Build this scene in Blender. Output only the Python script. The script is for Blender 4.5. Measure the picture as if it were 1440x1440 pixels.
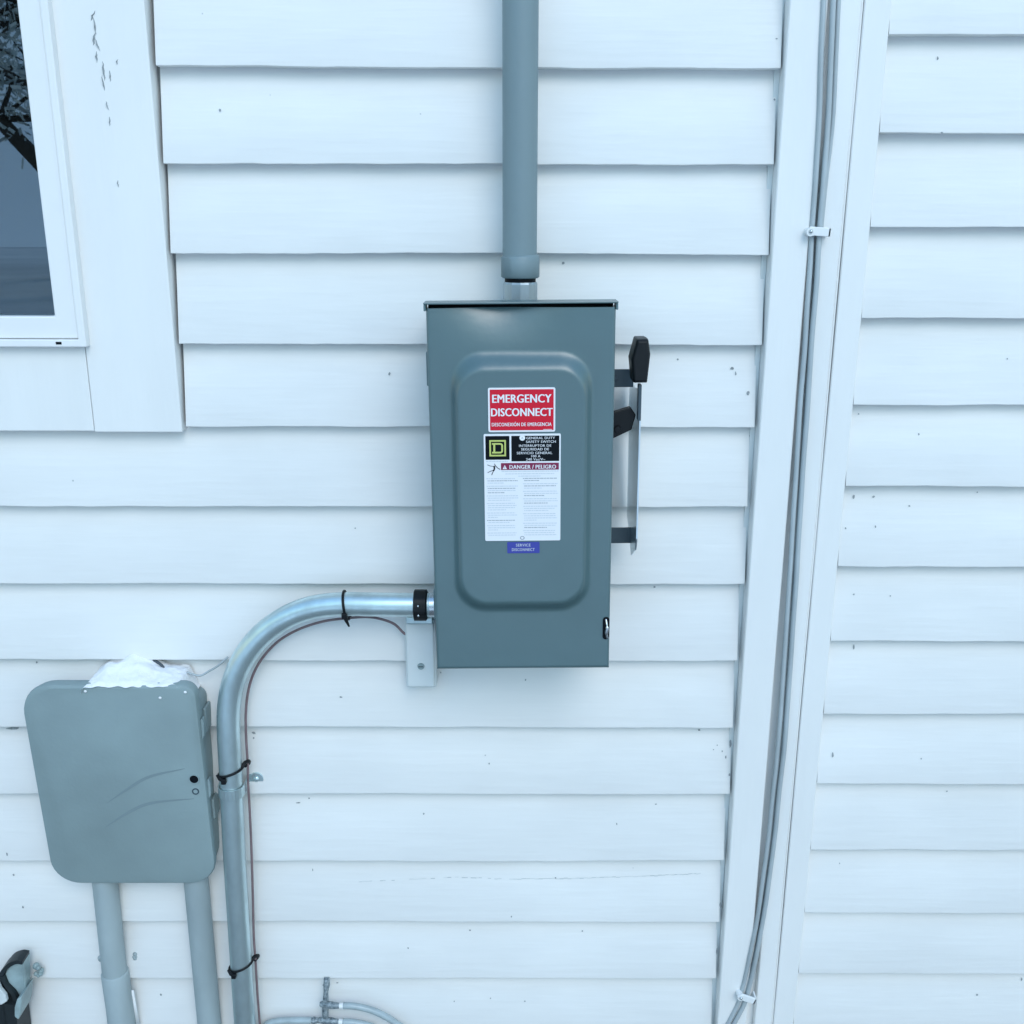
import bpy, bmesh, math, random
from mathutils import Vector, Matrix, noise
from math import radians, sin, cos, pi

for o in list(bpy.data.objects):
    bpy.data.objects.remove(o)
S = bpy.context.scene
C = S.collection

# ------------------------------------------------------------------ camera
cam_d = bpy.data.cameras.new('camera'); cam = bpy.data.objects.new('camera', cam_d); C.objects.link(cam)
PITCH, YAW, ROLL = radians(16.149), radians(.135), radians(-.135)
fw = Vector((sin(YAW)*cos(PITCH), cos(YAW)*cos(PITCH), -sin(PITCH)))
rt = fw.cross(Vector((0, 0, 1))).normalized(); dn = fw.cross(rt)
rt, dn = cos(ROLL)*rt + sin(ROLL)*dn, -sin(ROLL)*rt + cos(ROLL)*dn
M = Matrix((rt, -dn, -fw)).transposed().to_4x4(); M.translation = (0, -1.223, 1.75)
cam.matrix_world = M
cam_d.sensor_width = 36; cam_d.lens = 36; cam_d.clip_start = .02; cam_d.clip_end = 800
S.camera = cam  # many coordinates below were worked out from image pixels through this camera

# ------------------------------------------------------------------ sky, sun, exposure
SUN_AZ, SUN_EL = radians(163), radians(40)        # azimuth clockwise from +Y (the wall's inward side)
W = bpy.data.worlds.new('World'); S.world = W; W.use_nodes = True
nt = W.node_tree; bg = nt.nodes['Background']
sky = nt.nodes.new('ShaderNodeTexSky'); sky.sky_type = 'NISHITA'; sky.sun_disc = False
sky.sun_elevation = SUN_EL; sky.sun_rotation = SUN_AZ
sky.air_density = 2.6; sky.dust_density = 0.3; sky.ozone_density = 8.0
nt.links.new(sky.outputs[0], bg.inputs[0]); bg.inputs[1].default_value = .15
sd = bpy.data.lights.new('sun', 'SUN'); sd.energy = .68; sd.angle = radians(32); sd.color = (1, .95, .88)
sun = bpy.data.objects.new('sun', sd); C.objects.link(sun)
sdir = Vector((sin(SUN_AZ)*cos(SUN_EL), cos(SUN_AZ)*cos(SUN_EL), sin(SUN_EL)))
sun.rotation_euler = sdir.to_track_quat('Z', 'Y').to_euler()
sun.location = sdir*20
S.view_settings.view_transform = 'Standard'; S.view_settings.look = 'None'
S.view_settings.gamma = 1; S.view_settings.exposure = 0.66
S.render.engine = 'CYCLES'
S.cycles.max_bounces = 6; S.cycles.diffuse_bounces = 3; S.cycles.glossy_bounces = 3

# ------------------------------------------------------------------ helpers
rnd = random.Random(7)
def tag(o, label=None, cat=None, group=None, kind=None):
    if label: o['label'] = label
    if cat: o['category'] = cat
    if group: o['group'] = group
    if kind: o['kind'] = kind
    return o
def empty(name, loc, label, cat, group=None, ry=0):
    o = bpy.data.objects.new(name, None); o.empty_display_size = .02; C.objects.link(o)
    o.location = loc; o.rotation_euler = (0, ry, 0)
    return tag(o, label, cat, group)
def link(name, me, mat, parent=None, smooth=False, bevel=0, autos=None):
    o = bpy.data.objects.new(name, me); C.objects.link(o)
    if mat and not me.materials: me.materials.append(mat)
    if parent: o.parent = parent
    if smooth:
        for p in me.polygons: p.use_smooth = True
    if bevel:
        b = o.modifiers.new('bevel', 'BEVEL'); b.width = bevel; b.segments = 2; b.limit_method = 'ANGLE'; b.angle_limit = radians(40)
    return o

class MB:
    def __init__(s): s.v = []; s.f = []
    def add(s, vs, fs):
        n = len(s.v); s.v += [tuple(v) for v in vs]; s.f += [tuple(i+n for i in f) for f in fs]; return s
    def box(s, x0, x1, y0, y1, z0, z1):
        return s.add([(x0,y0,z0),(x1,y0,z0),(x1,y1,z0),(x0,y1,z0),(x0,y0,z1),(x1,y0,z1),(x1,y1,z1),(x0,y1,z1)],
                     [(0,3,2,1),(4,5,6,7),(0,1,5,4),(1,2,6,5),(2,3,7,6),(3,0,4,7)])
    def prism(s, pts, y0, y1):            # outline in x,z (counter-clockwise seen from -y), from y0 (front) to y1 (back)
        n = len(pts)
        return s.add([(x,y0,z) for x,z in pts]+[(x,y1,z) for x,z in pts],
                     [tuple(range(n)), tuple(reversed(range(n,2*n)))]+[(i,i+n,(i+1)%n+n,(i+1)%n) for i in range(n)])
    def prismx(s, pts, x0, x1):           # outline in y,z, extruded along x
        n = len(pts)
        return s.add([(x0,y,z) for y,z in pts]+[(x1,y,z) for y,z in pts],
                     [tuple(range(n)), tuple(reversed(range(n,2*n)))]+[(i,i+n,(i+1)%n+n,(i+1)%n) for i in range(n)])
    def loft(s, rings, cap0=True, cap1=True):
        n = len(rings[0]); vs = [p for r in rings for p in r]; fs = []
        for k in range(len(rings)-1):
            for i in range(n):
                j = (i+1) % n; fs.append((k*n+i, k*n+j, (k+1)*n+j, (k+1)*n+i))
        if cap0: fs.append(tuple(reversed(range(n))))
        if cap1: fs.append(tuple(range((len(rings)-1)*n, len(rings)*n)))
        return s.add(vs, fs)
    def tube(s, path, r, n=12, caps=True, flat=None):
        P = [Vector(p) for p in path]; m = len(P); rr = r if isinstance(r, (list, tuple)) else [r]*m
        rings = []; up = None
        for i in range(m):
            t = (P[min(i+1,m-1)]-P[max(i-1,0)]).normalized()
            if up is None:
                up = Vector((0,1,0)) if abs(t.y) < .9 else Vector((1,0,0))
            a = t.cross(up).normalized(); up = a.cross(t).normalized()
            rings.append([P[i]+rr[i]*(cos(2*pi*k/n)*a + (flat or 1)*sin(2*pi*k/n)*up) for k in range(n)])
        return s.loft(rings, caps, caps)
    def ball(s, c, r, nu=12, nv=7, sc=(1,1,1)):
        vs = [(c[0], c[1], c[2]+r*sc[2])]; fs = []
        for i in range(1, nv):
            th = pi*i/nv
            for k in range(nu):
                ph = 2*pi*k/nu; vs.append((c[0]+r*sc[0]*sin(th)*cos(ph), c[1]+r*sc[1]*sin(th)*sin(ph), c[2]+r*sc[2]*cos(th)))
        vs.append((c[0], c[1], c[2]-r*sc[2])); L = len(vs)-1
        for k in range(nu):
            fs.append((0, 1+k, 1+(k+1)%nu))
            for i in range(nv-2):
                a = 1+i*nu; b = a+nu; fs.append((a+k, b+k, b+(k+1)%nu, a+(k+1)%nu))
            a = 1+(nv-2)*nu; fs.append((a+k, L, a+(k+1)%nu))
        return s.add(vs, fs)
    def mesh(s, name):
        me = bpy.data.meshes.new(name); me.from_pydata(s.v, [], s.f); me.validate()
        bm = bmesh.new(); bm.from_mesh(me); bmesh.ops.recalc_face_normals(bm, faces=bm.faces); bm.to_mesh(me); bm.free()
        return me
    def build(s, name, mat, parent=None, smooth=False, bevel=0, sharp=None):
        me = s.mesh(name); o = link(name, me, mat, parent, smooth, bevel)
        if sharp is not None:
            for p in me.polygons: p.use_smooth = True
            me.set_sharp_from_angle(angle=radians(sharp))
        return o
def spline(pts, k=8):                      # Catmull-Rom through points
    P = [Vector(p) for p in pts]; P = [2*P[0]-P[1]]+P+[2*P[-1]-P[-2]]; out = []
    for i in range(1, len(P)-2):
        for j in range(k):
            t = j/k; a,b,c,d = P[i-1],P[i],P[i+1],P[i+2]
            out.append(.5*((2*b)+(c-a)*t+(2*a-5*b+4*c-d)*t*t+(3*b-a-3*c+d)*t**3))
    out.append(P[-2]); return out
def rrect(x0, x1, z0, z1, r, k=6):         # rounded rectangle outline; r = radius or (bl, br, tr, tl)
    R = r if isinstance(r, (tuple, list)) else (r,)*4; out = []
    for (cx, cz, rr, a0) in ((x0+R[0], z0+R[0], R[0], pi), (x1-R[1], z0+R[1], R[1], 1.5*pi), (x1-R[2], z1-R[2], R[2], 0), (x0+R[3], z1-R[3], R[3], .5*pi)):
        for i in range(k+1):
            a = a0+.5*pi*i/k; out.append((cx+rr*cos(a), cz+rr*sin(a)))
    return out

# ------------------------------------------------------------------ materials
def mat(name, col, rough=.5, metal=0, var=.0, scale=6, stretch=(1,1,1), bump=0, bscale=60, bstretch=(1,1,1), col2=None, spec=.5, specks=None, rvar=0):
    m = bpy.data.materials.new(name); m.use_nodes = True; N = m.node_tree.nodes; Lk = m.node_tree.links
    b = N['Principled BSDF']; b.inputs['Base Color'].default_value = (*col, 1); b.inputs['Roughness'].default_value = rough
    b.inputs['Metallic'].default_value = metal; b.inputs['Specular IOR Level'].default_value = spec
    g = N.new('ShaderNodeNewGeometry')
    def mapped(st):
        mp = N.new('ShaderNodeMapping'); mp.inputs['Scale'].default_value = st; Lk.new(g.outputs['Position'], mp.inputs[0]); return mp.outputs[0]
    out = None
    if var:
        nz = N.new('ShaderNodeTexNoise'); nz.inputs['Scale'].default_value = scale; nz.inputs['Detail'].default_value = 3; nz.inputs['Roughness'].default_value = .6
        Lk.new(mapped(stretch), nz.inputs['Vector'])
        mr = N.new('ShaderNodeMapRange'); mr.inputs[1].default_value = .3; mr.inputs[2].default_value = .7
        Lk.new(nz.outputs[0], mr.inputs[0])
        mx = N.new('ShaderNodeMix'); mx.data_type = 'RGBA'; Lk.new(mr.outputs[0], mx.inputs[0])
        c2 = col2 or tuple(c*(1-var) for c in col)
        mx.inputs[6].default_value = (*col, 1); mx.inputs[7].default_value = (*c2, 1); out = mx.outputs[2]
        if rvar:
            r2 = N.new('ShaderNodeMapRange'); r2.inputs[1].default_value = .3; r2.inputs[2].default_value = .7
            r2.inputs[3].default_value = rough-rvar; r2.inputs[4].default_value = rough+rvar
            Lk.new(nz.outputs[0], r2.inputs[0]); Lk.new(r2.outputs[0], b.inputs['Roughness'])
    if specks:                              # (scale, threshold, colour): scattered dirt and fly specks
        for sc, th, cc, keep in specks:
            vo = N.new('ShaderNodeTexVoronoi'); vo.inputs['Scale'].default_value = sc; vo.inputs['Randomness'].default_value = 1
            wn = N.new('ShaderNodeTexNoise'); wn.inputs['Scale'].default_value = sc*3
            Lk.new(mapped((1,.2,1)), vo.inputs['Vector']); Lk.new(mapped((1,1,1)), wn.inputs['Vector'])
            ad = N.new('ShaderNodeMath'); ad.operation = 'MULTIPLY_ADD'; Lk.new(wn.outputs[0], ad.inputs[0]); ad.inputs[1].default_value = th*1.6; Lk.new(vo.outputs['Distance'], ad.inputs[2])
            lt = N.new('ShaderNodeMapRange'); lt.inputs[1].default_value = th*1.6; lt.inputs[2].default_value = th*1.0; Lk.new(ad.outputs[0], lt.inputs[0])
            sp = N.new('ShaderNodeSeparateColor'); Lk.new(vo.outputs['Color'], sp.inputs[0])
            gt = N.new('ShaderNodeMath'); gt.operation = 'LESS_THAN'; gt.inputs[1].default_value = keep; Lk.new(sp.outputs[0], gt.inputs[0])
            mu = N.new('ShaderNodeMath'); mu.operation = 'MULTIPLY'; Lk.new(gt.outputs[0], mu.inputs[0]); Lk.new(lt.outputs[0], mu.inputs[1])
            m2 = N.new('ShaderNodeMix'); m2.data_type = 'RGBA'; Lk.new(mu.outputs[0], m2.inputs[0])
            if out: Lk.new(out, m2.inputs[6])
            else: m2.inputs[6].default_value = (*col, 1)
            m2.inputs[7].default_value = (*cc, 1); out = m2.outputs[2]
    if out: Lk.new(out, b.inputs['Base Color'])
    if bump:
        nb = N.new('ShaderNodeTexNoise'); nb.inputs['Scale'].default_value = bscale; nb.inputs['Detail'].default_value = 2
        Lk.new(mapped(bstretch), nb.inputs['Vector'])
        bp = N.new('ShaderNodeBump'); bp.inputs['Strength'].default_value = 1; bp.inputs['Distance'].default_value = bump
        Lk.new(nb.outputs[0], bp.inputs['Height']); Lk.new(bp.outputs[0], b.inputs['Normal'])
    return m

DIRT = (.30, .32, .32)
m_clap = mat('white_clapboard_paint', (.84,.84,.82), .55, 0, .085, 4, (1,1,2.2), .0005, 45, (.2,1,2.4), specks=[(30, .045, (.45,.47,.47), .12)])
m_trim = mat('white_trim_paint', (.85,.85,.83), .5, 0, .05, 6, (2.5,1,.6), .0004, 45, (2.2,1,.2))
m_vinyl = mat('white_window_frame', (.86,.86,.85), .35, 0, .04, 9)
m_sheath = mat('weathered_sheathing', (.36,.39,.40), .9, 0, .4, 20)
m_snow = mat('snow', (.90,.91,.92), .7, 0, .03, 30, bump=.002, bscale=120)
m_box = mat('grey_enamel', (.082,.150,.162), .33, 0, .16, 6, bump=.0002, bscale=70, rvar=.04, spec=1.0)
m_boxdark = mat('dark_grey_painted_steel', (.055,.085,.105), .45, 0, .15, 30)
m_black = mat('black_plastic', (.006,.008,.010), .45, 0, .2, 80, spec=.3)
m_rubber = mat('black_tie_plastic', (.006,.007,.009), .5, spec=.25)
m_pvc = mat('grey_pvc', (.205,.280,.302), .5, 0, .10, 10, (1,1,.3), bump=.0002, bscale=120)
m_pvc2 = mat('weathered_grey_pvc', (.38,.455,.470), .6, 0, .20, 16, (1,1,.4), bump=.0004, bscale=90, specks=[(40,.08,(.12,.15,.16),.15)])
m_ubox = mat('matt_grey_plastic', (.280,.366,.376), .62, 0, .20, 6, bump=.0003, bscale=180, rvar=.05)
m_galv = mat('galvanised_steel', (.68,.83,.85), .33, .80, .30, 26, (1,1,.5), bump=.00012, bscale=70, rvar=.08)
m_zinc = mat('bright_zinc', (.72,.76,.78), .25, 1, .2, 60)
m_steel = mat('lever_steel', (.80,.86,.88), .28, 1, .10, 25)
m_wire = mat('brown_copper_wire', (.24,.17,.18), .5, 0, .3, 60)
m_cable = mat('grey_cable_jacket', (.47,.53,.55), .45, 0, .25, 22, (1,1,.4))
m_cabled = mat('dark_cable_jacket', (.07,.09,.11), .5, 0, .2, 22)
m_clip = mat('white_clip_plastic', (.80,.82,.82), .4)
m_bond = mat('pale_grey_plastic', (.70,.75,.75), .5, 0, .05, 30)
m_red = mat('sign_red', (.66,.012,.034), .5, spec=.25); m_white = mat('label_white', (.84,.84,.86), .4)
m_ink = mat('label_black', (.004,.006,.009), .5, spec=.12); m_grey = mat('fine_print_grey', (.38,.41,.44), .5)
m_pale = mat('pale_grey_print', (.62,.66,.70), .5)
m_yel = mat('logo_yellow', (.55,.60,.16), .4); m_blue = mat('label_blue', (.045,.055,.34), .4); m_maroon = mat('label_maroon', (.22,.010,.06), .4)
m_dark = mat('dark_ribbed_plastic', (.016,.024,.028), .5, 0, .4, 30)
m_tarp = mat('pale_grey_green_plastic', (.36,.47,.48), .4, 0, .35, 40, bump=.001, bscale=60)
m_tarp2 = mat('pale_torn_sheet', (.70,.74,.74), .4, 0, .15, 50)
m_chip = mat('bare_wood_chip', (.38,.42,.43), .8, 0, .5, 300)
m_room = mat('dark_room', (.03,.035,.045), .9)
m_bark = mat('bark', (.07,.06,.05), .9, 0, .5, 30); m_leaf = mat('frosted_foliage', (.85,.90,.90), .7, 0, .9, 1.6, col2=(.22,.27,.27))
m_asph = mat('slushy_asphalt', (.44,.45,.46), .9, 0, .4, .10, col2=(.74,.75,.76))
# window glass: clear sheet with a mirror-like coat
m_glass = bpy.data.materials.new('window_glass'); m_glass.use_nodes = True
N = m_glass.node_tree.nodes; Lk = m_glass.node_tree.links; N.remove(N['Principled BSDF'])
tr = N.new('ShaderNodeBsdfTransparent'); gl = N.new('ShaderNodeBsdfGlossy'); gl.inputs['Roughness'].default_value = .01; gl.inputs['Color'].default_value = (.74,.90,1,1)
fr = N.new('ShaderNodeFresnel'); fr.inputs[0].default_value = 3.0; mx = N.new('ShaderNodeMixShader')
tr.inputs[0].default_value = (.85,.9,.92,1)
Lk.new(fr.outputs[0], mx.inputs[0]); Lk.new(tr.outputs[0], mx.inputs[1]); Lk.new(gl.outputs[0], mx.inputs[2]); Lk.new(mx.outputs[0], N['Material Output'].inputs[0])

# ------------------------------------------------------------------ ground
def sheet(name, x0, x1, y0, y1, z, m):
    return tag(MB().add([(x0,y0,z),(x1,y0,z),(x1,y1,z),(x0,y1,z)], [(0,1,2,3)]).build(name, m), kind='structure')
sheet('ground', -300, 300, -400, 60, 0, m_snow)
sheet('path', -40, 40, -2.4, .02, .004, mat('added_dark_ground', (.16,.16,.16), .7, 0, .3, 4))  # unseen dark strip, added to cut bounce light on the lower wall
sheet('road', -300, 300, -58, -9, .004, m_asph)
hb = MB(); nx = 60
for i in range(nx+1):
    x = -150+5*i
    for (y, h) in ((-60, 0), (-66, .9), (-76, 3.4), (-95, 10), (-140, 34)):
        hb.v.append((x, y, h+(.35*noise.noise(Vector((x*.07, y*.1, 3))) if h else .002)))
for i in range(nx):
    for j in range(4): hb.f.append((i*5+j, (i+1)*5+j, (i+1)*5+j+1, i*5+j+1))
tag(hb.build('snow_hill', m_snow, smooth=True), kind='structure')  # hill raised to hide the yellow horizon sky from the window reflection

# ------------------------------------------------------------------ clapboard walls
BUTT, TOPY = -.0220, -.0020
def clap(name, x0, x1, z0, exp, parent, seed, m=None):
    r = random.Random(seed); n = max(2, int((x1-x0)/.014)); mb = MB()
    h = exp+.022; ph = r.random()*50
    prof = [(-.0055, 0), (BUTT+.0012, 0), (BUTT+.0002, .0004), (BUTT, .0018), (BUTT+(TOPY-BUTT)*.5, h*.5), (TOPY, h), (.0, h)]
    rings = []
    tilt = r.uniform(-.0006, .0006)
    for i in range(n+1):
        x = x0+(x1-x0)*i/n; t = i/n-.5
        dz =   .0017*noise.noise(Vector((x*3+ph, z0*7, 0)))+.0009*noise.noise(Vector((x*17+ph, z0*7, 5)))+.0005*noise.noise(Vector((x*70+ph, z0*7, 8)))+tilt*t*2
        dy = .0009*noise.noise(Vector((x*2.3+ph, z0*5, 9)))
        rings.append([(x, y+(dy if y < -.004 else 0), z0+z+(dz if k < 5 else 0)) for k, (y, z) in enumerate(prof)])
    mb.loft(rings)
    o = mb.build(name, m or m_clap, parent, sharp=35)
    return o
def face_y(z, rows):                        # y of the clapboard face at height z
    for i, zb in enumerate(rows):
        if z >= zb:
            e = rows[i-1]-zb if i else .1
            return BUTT+(TOPY-BUTT)*(z-zb)/(e+.022)
    return BUTT
rowsL = [1.9041,1.8054,1.7080,1.6059,1.5073,1.4085,1.3090,1.2050,1.1105,1.0122,0.9097,0.8133,0.7191]  # both lists: heights from image pixels, slid along camera rays to deeper butts
rowsR = [1.9385,1.8385,1.7379,1.6372,1.5357,1.4346,1.3324,1.2322,1.1307,1.0278,0.9270,0.8278,0.7280]
for rows, st in ((rowsL, .0992), (rowsR, .1012)):
    while rows[0] < 2.75: rows.insert(0, rows[0]+st)
    while rows[-1] > .32: rows.append(rows[-1]-st)
XA = .2958                                   # left edge of the first corner board
wallL = empty('house_wall', (-.9,0,.2), 'white clapboard house wall carrying the grey switch box and conduits', 'wall', 'clapboard wall sections')
wallR = empty('house_wall', (1.2,0,.2), 'white clapboard wall section right of the vertical boards and cable run', 'wall', 'clapboard wall sections')
def to(parent, o):
    o.location = o.location-parent.location; return o
sh = MB().box(-2.6, XA+.02, 0, .09, .2, 1.55).box(-.47, XA+.02, 0, .09, 1.55, 2.85).box(-2.6, -1.33, 0, .09, 1.55, 2.85).build('sheathing', m_sheath, wallL); to(wallL, sh)
sh = MB().box(.32, 2.6, 0, .09, .2, 2.85).build('sheathing', m_sheath, wallR); to(wallR, sh)
CAS_R, CAS_B, CAS_L, CAS_T = -.3895, 1.5030, -1.42, 2.60
for i, z in enumerate(rowsL):
    e = (rowsL[i-1]-z) if i else .099
    jig = rnd.uniform(-.0015, .0015)
    if z > CAS_B-.001:                       # beside the window
        if z < CAS_T:
            to(wallL, clap('clapboard', CAS_R+.0035+rnd.uniform(0,.002), XA-.003+jig, z, e, wallL, i))
            to(wallL, clap('clapboard', -2.6, CAS_L-.003, z, e, wallL, i+50))
        else:
            to(wallL, clap('clapboard', -2.6, XA-.003+jig, z, e, wallL, i))
    else:
        to(wallL, clap('clapboard', -2.6, XA-.0035+jig-.001*(i % 3), z, e, wallL, i))
for i, z in enumerate(rowsR):
    e = (rowsR[i-1]-z) if i else .101
    to(wallR, clap('clapboard', .4075, 2.6, z, e, wallR, 100+i))
# vertical boards at the joint of the two sections
def vboard(x0, x1, y0, y1, parent, name='corner_board', wob=.0006, seed=0):
    mb = MB(); rings = []; n = 60
    for i in range(n+1):
        z = .2+2.65*i/n
        d = wob*noise.noise(Vector((z*4, seed, 1))); d2 = wob*noise.noise(Vector((z*4, seed, 7)))
        rings.append([(x0+d,y0,z),(x0+d,y1+.0012,z),(x0+d+.0012,y1,z),(x1+d2-.0012,y1,z),(x1+d2,y1+.0012,z),(x1+d2,y0,z)])
    o = mb.loft(rings).build(name, m_trim, parent, sharp=28); return to(parent, o)
vboard(XA, .3365, .0, -.0315, wallL, seed=1)
to(wallL, MB().box(XA-.0060, XA-.0002, -.0100, -.0005, .2, 2.85).build('caulk_bead', m_bond, wallL))
to(wallL, MB().box(.3366, .3494, -.0150, -.0005, .2, 2.85).build('filler_strip', m_trim, wallL))  # white backing added to lighten the dark gap behind the cables
vboard(.3495, .3735, .0, -.0265, wallR, seed=2)
vboard(.3737, .3768, .0, -.0230, wallR, 'bead', seed=3)
vboard(.3780, .4068, .0, -.0226, wallR, seed=4)
# specks, chips, dark gaps at board ends and one long split in the old paint (shapes of their own on the boards)
def chips(parent, rows, spots):
    mb = MB(); r = random.Random(3)
    for (x, z, w, h) in spots:
        y = face_y(z, rows)-.0009; k = 7; w *= .65; h *= .65
        ang = r.random()*6
        pts = [(x+w*.5*cos(a+ang)*r.uniform(.5,1.1), z+h*.5*sin(a+ang)*r.uniform(.5,1.1)) for a in [2*pi*j/k for j in range(k)]]
        pts = [(x+(px-x)*1, pz) for px, pz in pts]
        sl = (TOPY-BUTT)/.122
        n = len(mb.v); mb.v += [(px, y+sl*(pz-z), pz) for px, pz in pts]; mb.f.append(tuple(range(n, n+k)))
    o = mb.build('paint_chips', m_chip, parent); to(parent, o); o['kind'] = 'stuff'; return o
chips(wallL, rowsL, [(-0.3206, 1.8611, 0.0059, 0.0055), (0.263, 1.5765, 0.0076, 0.0065), (0.2675, 1.5707, 0.0034, 0.0083), (0.2827, 1.5482, 0.0067, 0.0083), (-0.1426, 1.5698, 0.005, 0.0074), (-0.218, 1.1504, 0.0076, 0.0046), (-0.3364, 1.0952, 0.0101, 0.0065), (-0.3367, 1.0884, 0.005, 0.0055), (-0.0265, 1.0544, 0.0042, 0.0046), (-0.115, 0.9765, 0.0042, 0.0055), (0.145, 0.9625, 0.0034, 0.0055), (0.1972, 0.99, 0.0042, 0.0037), (0.0637, 0.8765, 0.0042, 0.0037), (0.0032, 0.8208, 0.0034, 0.0046), (-0.0545, 0.7901, 0.0042, 0.0046), (0.1028, 0.7891, 0.005, 0.0037), (-0.1414, 0.7642, 0.0042, 0.0046), (-0.0778, 0.6732, 0.0034, 0.0046), (0.0228, 0.6733, 0.0042, 0.0046), (0.25, 1.0999, 0.005, 0.0046), (0.2741, 1.0794, 0.0034, 0.0037), (0.281, 1.0715, 0.0034, 0.0046), (0.2696, 1.0735, 0.0034, 0.0028), (0.286, 1.0636, 0.0034, 0.0074), (0.2915, 1.0399, 0.0042, 0.0083), (-0.2693, 0.8877, 0.0025, 0.0065), (0.0209, 1.1735, 0.0034, 0.0055), (0.2901, 1.4944, 0.0034, 0.0046), (0.2915, 1.3011, 0.0059, 0.0111), (0.2915, 1.0813, 0.005, 0.0203), (-0.6093, 1.1954, 0.0059, 0.0046), (-0.6795, 0.88, 0.005, 0.0055), (-0.6693, 0.8339, 0.005, 0.0065), (-0.6786, 0.9197, 0.0042, 0.0092), (-0.4956, 0.6829, 0.005, 0.0055), (-0.0886, 1.1829, 0.0034, 0.0046), (0.1986, 1.5871, 0.0042, 0.0046), (0.0613, 1.6973, 0.005, 0.0065), (0.2915, 1.8737, 0.0042, 0.0046), (0.2877, 1.9343, 0.0042, 0.0037), (0.2915, 1.8922, 0.0034, 0.0231), (-0.2831, 0.9915, 0.0118, 0.0037), (-0.2686, 0.9976, 0.0059, 0.0037), (0.1828, 1.3, 0.005, 0.0046), (-0.026, 0.6777, 0.0034, 0.0037), (0.2915, 1.7992, 0.0084, 0.0065), (0.2915, 1.6978, 0.005, 0.0129), (0.2915, 1.3941, 0.0042, 0.0092), (-0.1909, 1.3781, 0.0042, 0.0037), (-0.5103, 1.1965, 0.005, 0.0083), (-0.5356, 1.1585, 0.0034, 0.0037), (0.2915, 0.8379, 0.005, 0.0129), (0.2915, 0.7603, 0.0042, 0.0185), (-0.6522, 1.1007, 0.0353, 0.0065), (-0.264, 0.6974, 0.005, 0.0055), (-0.2437, 0.7008, 0.0067, 0.0037)])
chips(wallR, rowsR, [(0.4927, 1.498, 0.0042, 0.0046), (0.4192, 1.5217, 0.0034, 0.0037), (0.492, 1.4076, 0.005, 0.0037), (0.4229, 1.4189, 0.005, 0.0083), (0.4475, 1.4189, 0.0067, 0.0055), (0.4515, 1.3818, 0.0034, 0.0065), (0.4146, 1.38, 0.0042, 0.0046), (0.48, 1.2905, 0.0042, 0.0037), (0.6676, 0.6845, 0.0067, 0.0055), (0.7296, 0.7078, 0.0034, 0.0102), (0.4524, 0.899, 0.0034, 0.0037), (0.5869, 1.0097, 0.0034, 0.0046), (0.4672, 1.9163, 0.0034, 0.0065), (0.4421, 1.218, 0.0042, 0.0129), (0.4759, 1.8388, 0.005, 0.0037), (0.434, 1.2922, 0.005, 0.0037), (0.5862, 1.5892, 0.0034, 0.0037), (0.5749, 1.4244, 0.0034, 0.0037), (0.5433, 1.0631, 0.0034, 0.0046), (0.4264, 1.0679, 0.0042, 0.0129)])
ck = MB(); cp = spline([(x,0,z) for x, z in [(-0.2063, 0.871), (-0.1524, 0.8732), (-0.0742, 0.8774), (-0.0155, 0.8754), (0.0637, 0.8755), (0.141, 0.8776), (0.2191, 0.8808), (0.2631, 0.883)]], 14); r = random.Random(9)
for a, b in zip(cp, cp[1:]):
    if a.x < .0 and r.random() < .45: continue
    w0 = r.uniform(.0002,.0007); ya = face_y(a.z, rowsL)-.0009; j = r.uniform(-.0006,.0006)
    ck.add([(a.x,ya,a.z-w0+j),(b.x,ya,b.z-w0+j),(b.x,ya,b.z+w0*.4+j),(a.x,ya,a.z+w0*.4+j)], [(0,1,2,3)])
o = to(wallL, ck.build('paint_crack', mat('fine_crack', (.50,.54,.55), .8), wallL)); o['kind'] = 'stuff'


# ------------------------------------------------------------------ window
win = empty('window', (-.9,0,1.5), 'white framed house window at the upper left reflecting trees', 'window')
def wpart(mb, name, m, bevel=.0012, **k): return to(win, mb.build(name, m, win, bevel=bevel, **k))
wpart(MB().box(-.4935, CAS_R, -.0265, .0, CAS_B-.0015, CAS_T), 'casing', m_trim)
wpart(MB().box(CAS_L, -1.316, -.0265, .0, CAS_B, CAS_T), 'casing', m_trim)
wpart(MB().box(-1.3165, -.4942, -.0258, .0, CAS_B-.0005, 1.607), 'casing', m_trim)
wpart(MB().box(-1.3155, -.4942, -.0258, .0, 2.50, CAS_T), 'casing', m_trim)
def frame(x0, x1, z0, z1, w, y0, y1):
    mb = MB()
    o = [(x0,z0),(x1,z0),(x1,z1),(x0,z1)]; i = [(x0+w,z0+w),(x1-w,z0+w),(x1-w,z1-w),(x0+w,z1-w)]
    vs = [(x,y0,z) for x,z in o]+[(x,y0,z) for x,z in i]+[(x,y1,z) for x,z in o]+[(x,y1,z) for x,z in i]; fs = []
    for k in range(4):
        j = (k+1) % 4
        fs += [(k,j,4+j,4+k), (8+k,12+k,12+j,8+j), (k,8+k,8+j,j), (4+k,4+j,12+j,12+k)]
    return mb.add(vs, fs)
sf = wpart(frame(-1.3215, -.4870, 1.6035, 2.508, .0085, -.0385, -.012), 'storm_frame', m_vinyl)
wpart(frame(-1.3125, -.4958, 1.6125, 2.499, .0255, -.0345, -.002), 'storm_frame', m_vinyl, .002)
wpart(MB().box(-1.2880, -.5203, -.0240, -.0200, 1.637, 2.475), 'pane', m_glass, 0)
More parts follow.
